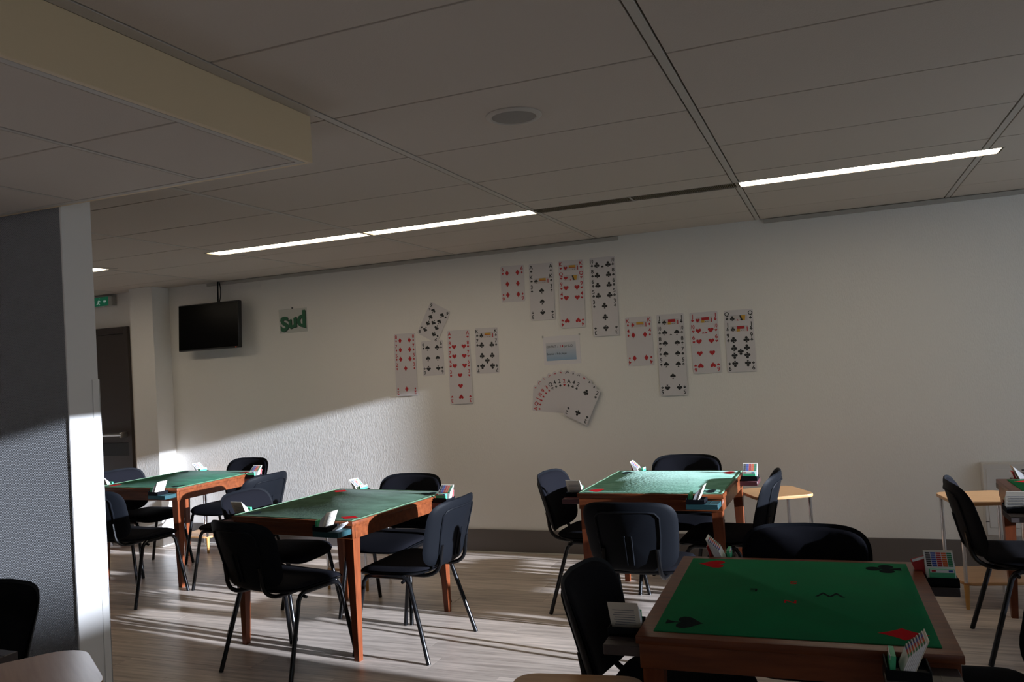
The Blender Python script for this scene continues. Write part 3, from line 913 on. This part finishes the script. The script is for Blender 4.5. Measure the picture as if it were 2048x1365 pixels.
MLAB = dict(A='bright green velvet mat on the farthest left table', B='dark olive green velvet mat with pale border on the middle left table', C='pale sunlit green velvet mat on the table below the card fan',
            D='dark green felt with four suits and compass letters on the nearest table', E='green felt on the table at the right edge', F='green felt on the table beyond the lower left edge')
boxes = {}
SKIP = {('E', 0), ('E', 1), ('F', 0), ('F', 1), ('F', 2), ('F', 3)}
for key, d in TABLES.items():
    t = make_table(TLAB[key], d['c'][0], d['c'][1], d['rz'], d['W'], d['D'], d['tr'], d['v'])
    marks = [(-.115, .02, 'E'), (.105, .0, 'W'), (0, .115, 'S'), (-.005, -.085, 'N')] if key == 'D' else None
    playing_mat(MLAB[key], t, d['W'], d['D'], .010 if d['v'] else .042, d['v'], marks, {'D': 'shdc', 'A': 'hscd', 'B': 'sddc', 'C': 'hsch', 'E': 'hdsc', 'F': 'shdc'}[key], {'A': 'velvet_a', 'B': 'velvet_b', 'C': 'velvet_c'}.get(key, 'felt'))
    for k in range(4):
        if (key, k) in SKIP: continue
        hx, hy = (d['W'], d['D']) if k % 2 == 0 else (d['D'], d['W'])
        u = hx / 2 - .015 - .165 + .052; w = -hy / 2 - .050
        a = d['rz'] + k * PI / 2
        loc = (d['c'][0] + math.cos(a) * u - math.sin(a) * w, d['c'][1] + math.sin(a) * u + math.cos(a) * w, TH - .034)
        lab = 'bidding box on the %s tray of the %s' % (SIDE[k], d['name'])
        kind = k in (1, 2)
        if kind not in boxes: boxes[kind] = b = make_box(lab, kind); b.location = loc; b.rotation_euler = (0, 0, a)
        else: b = dup(boxes[kind], lab, loc, a)
        if (key, k) == ('D', 1):
            for c_ in bpy.data.objects:
                if c_.parent == b and c_.name.startswith('double_cards'): c_.location = (-.004, .046, .010); c_.rotation_euler = (R1(-18), 0, 0)
        if (key, k) == ('B', 0):
            mb = MB(); Mt = Matrix.Translation((.066, .0, .004)) @ Matrix.Rotation(R1(58), 4, 'Y'); mb.box(-.004, .004, -.030, .030, 0, .062, .001, Mt)
            mb.build('loose_cards', b, 'white_card')

# ------------------------------------------------------------------ chairs in place: (x, y, facing angle of +Y, label)
CH = [
    ((-.930, 3.985), -1, 'black chair with plastic back at the front of the table below the card fan'),
    ((-1.355, 4.655), -93, 'black chair on the left of the table below the card fan'),
    ((-.935, 5.085), 180, 'black chair against the wall side of the table below the card fan'),
    ((-.640, 4.645), 88, 'black chair on the right of the table below the card fan'),
    ((-2.640, 3.40), -12, 'black chair at the front of the middle left table'),
    ((-2.155, 3.81), 87, 'black chair with sunlit shell on the right of the middle left table'),
    ((-2.56, 4.30), 178, 'black chair on the wall side of the middle left table'),
    ((-3.06, 3.94), -88, 'black chair on the left of the middle left table, pad sunlit'),
    ((-4.55, 4.235), -3, 'black chair at the front of the farthest left table'),
    ((-4.03, 4.68), 86, 'black chair with grooved grey shell on the right of the farthest left table'),
    ((-4.66, 5.27), 176, 'black chair on the wall side of the farthest left table'),
    ((-5.13, 4.90), -92, 'black chair on the left of the farthest left table by the door'),
    ((-.500, 2.500), -92, 'black chair on the left of the nearest table'),
    ((-.140, 2.93), 180, 'black chair on the far side of the nearest table'),
    ((.290, 2.600), 97, 'black chair on the right of the nearest table at the lower right corner'),
    ((.790, 4.340), -90, 'black chair side-on at the left of the table at the right edge'),
    ((-2.80, 1.72), 180, 'black chair at lower left in front of the grey partition'),
]
c0 = None
for (x, y), deg, lab in CH:
    if c0 is None:
        c0 = make_chair(lab); c0.location = (x, y, 0); c0.rotation_euler = (0, 0, R1(deg))
    else: dup(c0, lab, (x, y, 0), R1(deg))

# ------------------------------------------------------------------ side tables
def make_side(label, size, top, rnd, lower=True):
    t = thing('side_table', label, 'side table', (0, 0, 0), 0, 'pale wood side tables')
    mb = MB(); o = rrect(size, size, rnd, 6)
    mb.ring_loft([[(x * .992, y * .992, top - .018) for x, y in o], [(x, y, top - .014) for x, y in o], [(x, y, top - .003) for x, y in o], [(x * .993, y * .993, top) for x, y in o]])
    mb.build('tabletop', t, 'pale_wood')
    r = size / 2 - .030
    for i, (sx, sy) in enumerate(((-1, -1), (-1, 1), (1, -1), (1, 1))):
        mb = MB(); mb.tube([(sx * r, sy * r, 0 if (not lower or sx > 0) else .140), (sx * r, sy * r, top - .016)], .0105, 10); o_ = mb.build('leg', t, 'chrome')
        if lower and sx < 0:
            mb = MB(); mb.tube([(sx * r, sy * r, 0), (sx * r, sy * r, .13)], .010, 10, .015); f_ = mb.build('foot', t, 'pale_wood_v'); f_['label'] = 'turned beech foot'
    if lower:
        mb = MB(); o = rrect(size * .95, size * .95, rnd, 6)
        mb.ring_loft([[(x * .99, y * .99, .128) for x, y in o], [(x, y, .131) for x, y in o], [(x, y, .142) for x, y in o], [(x * .99, y * .99, .1445) for x, y in o]])
        mb.build('shelf', t, 'pale_wood')
    return t
s0 = make_side('pale wood side table with chrome legs by the heater', .36, .57, .06)
s0.location = (.70, 5.09, 0); s0.rotation_euler = (0, 0, R1(12))
dup(s0, 'pale wood side table with chrome legs right of the table below the card fan', (-.385, 5.23, 0), R1(28))
dup(s0, 'pale wood side table behind the middle left table, mostly hidden', (-3.12, 4.80, 0), R1(90))
dup(s0, 'pale wood side table behind the farthest left table, shelf showing low', (-5.16, 5.575, 0), R1(90))
dup(s0, 'pale wood side table half hidden by the partition near the door', (-6.12, 5.42, 0), R1(90))
dup(s0, 'pale wood side table corner at the bottom edge beside the nearest table', (-.69, 2.01, 0), R1(8))
s1 = make_side('pale wood table with a broad rounded corner at lower left', .43, .70, .10, False)
s1.location = (-2.04, 1.46, 0); s1.rotation_euler = (0, 0, R1(-33))
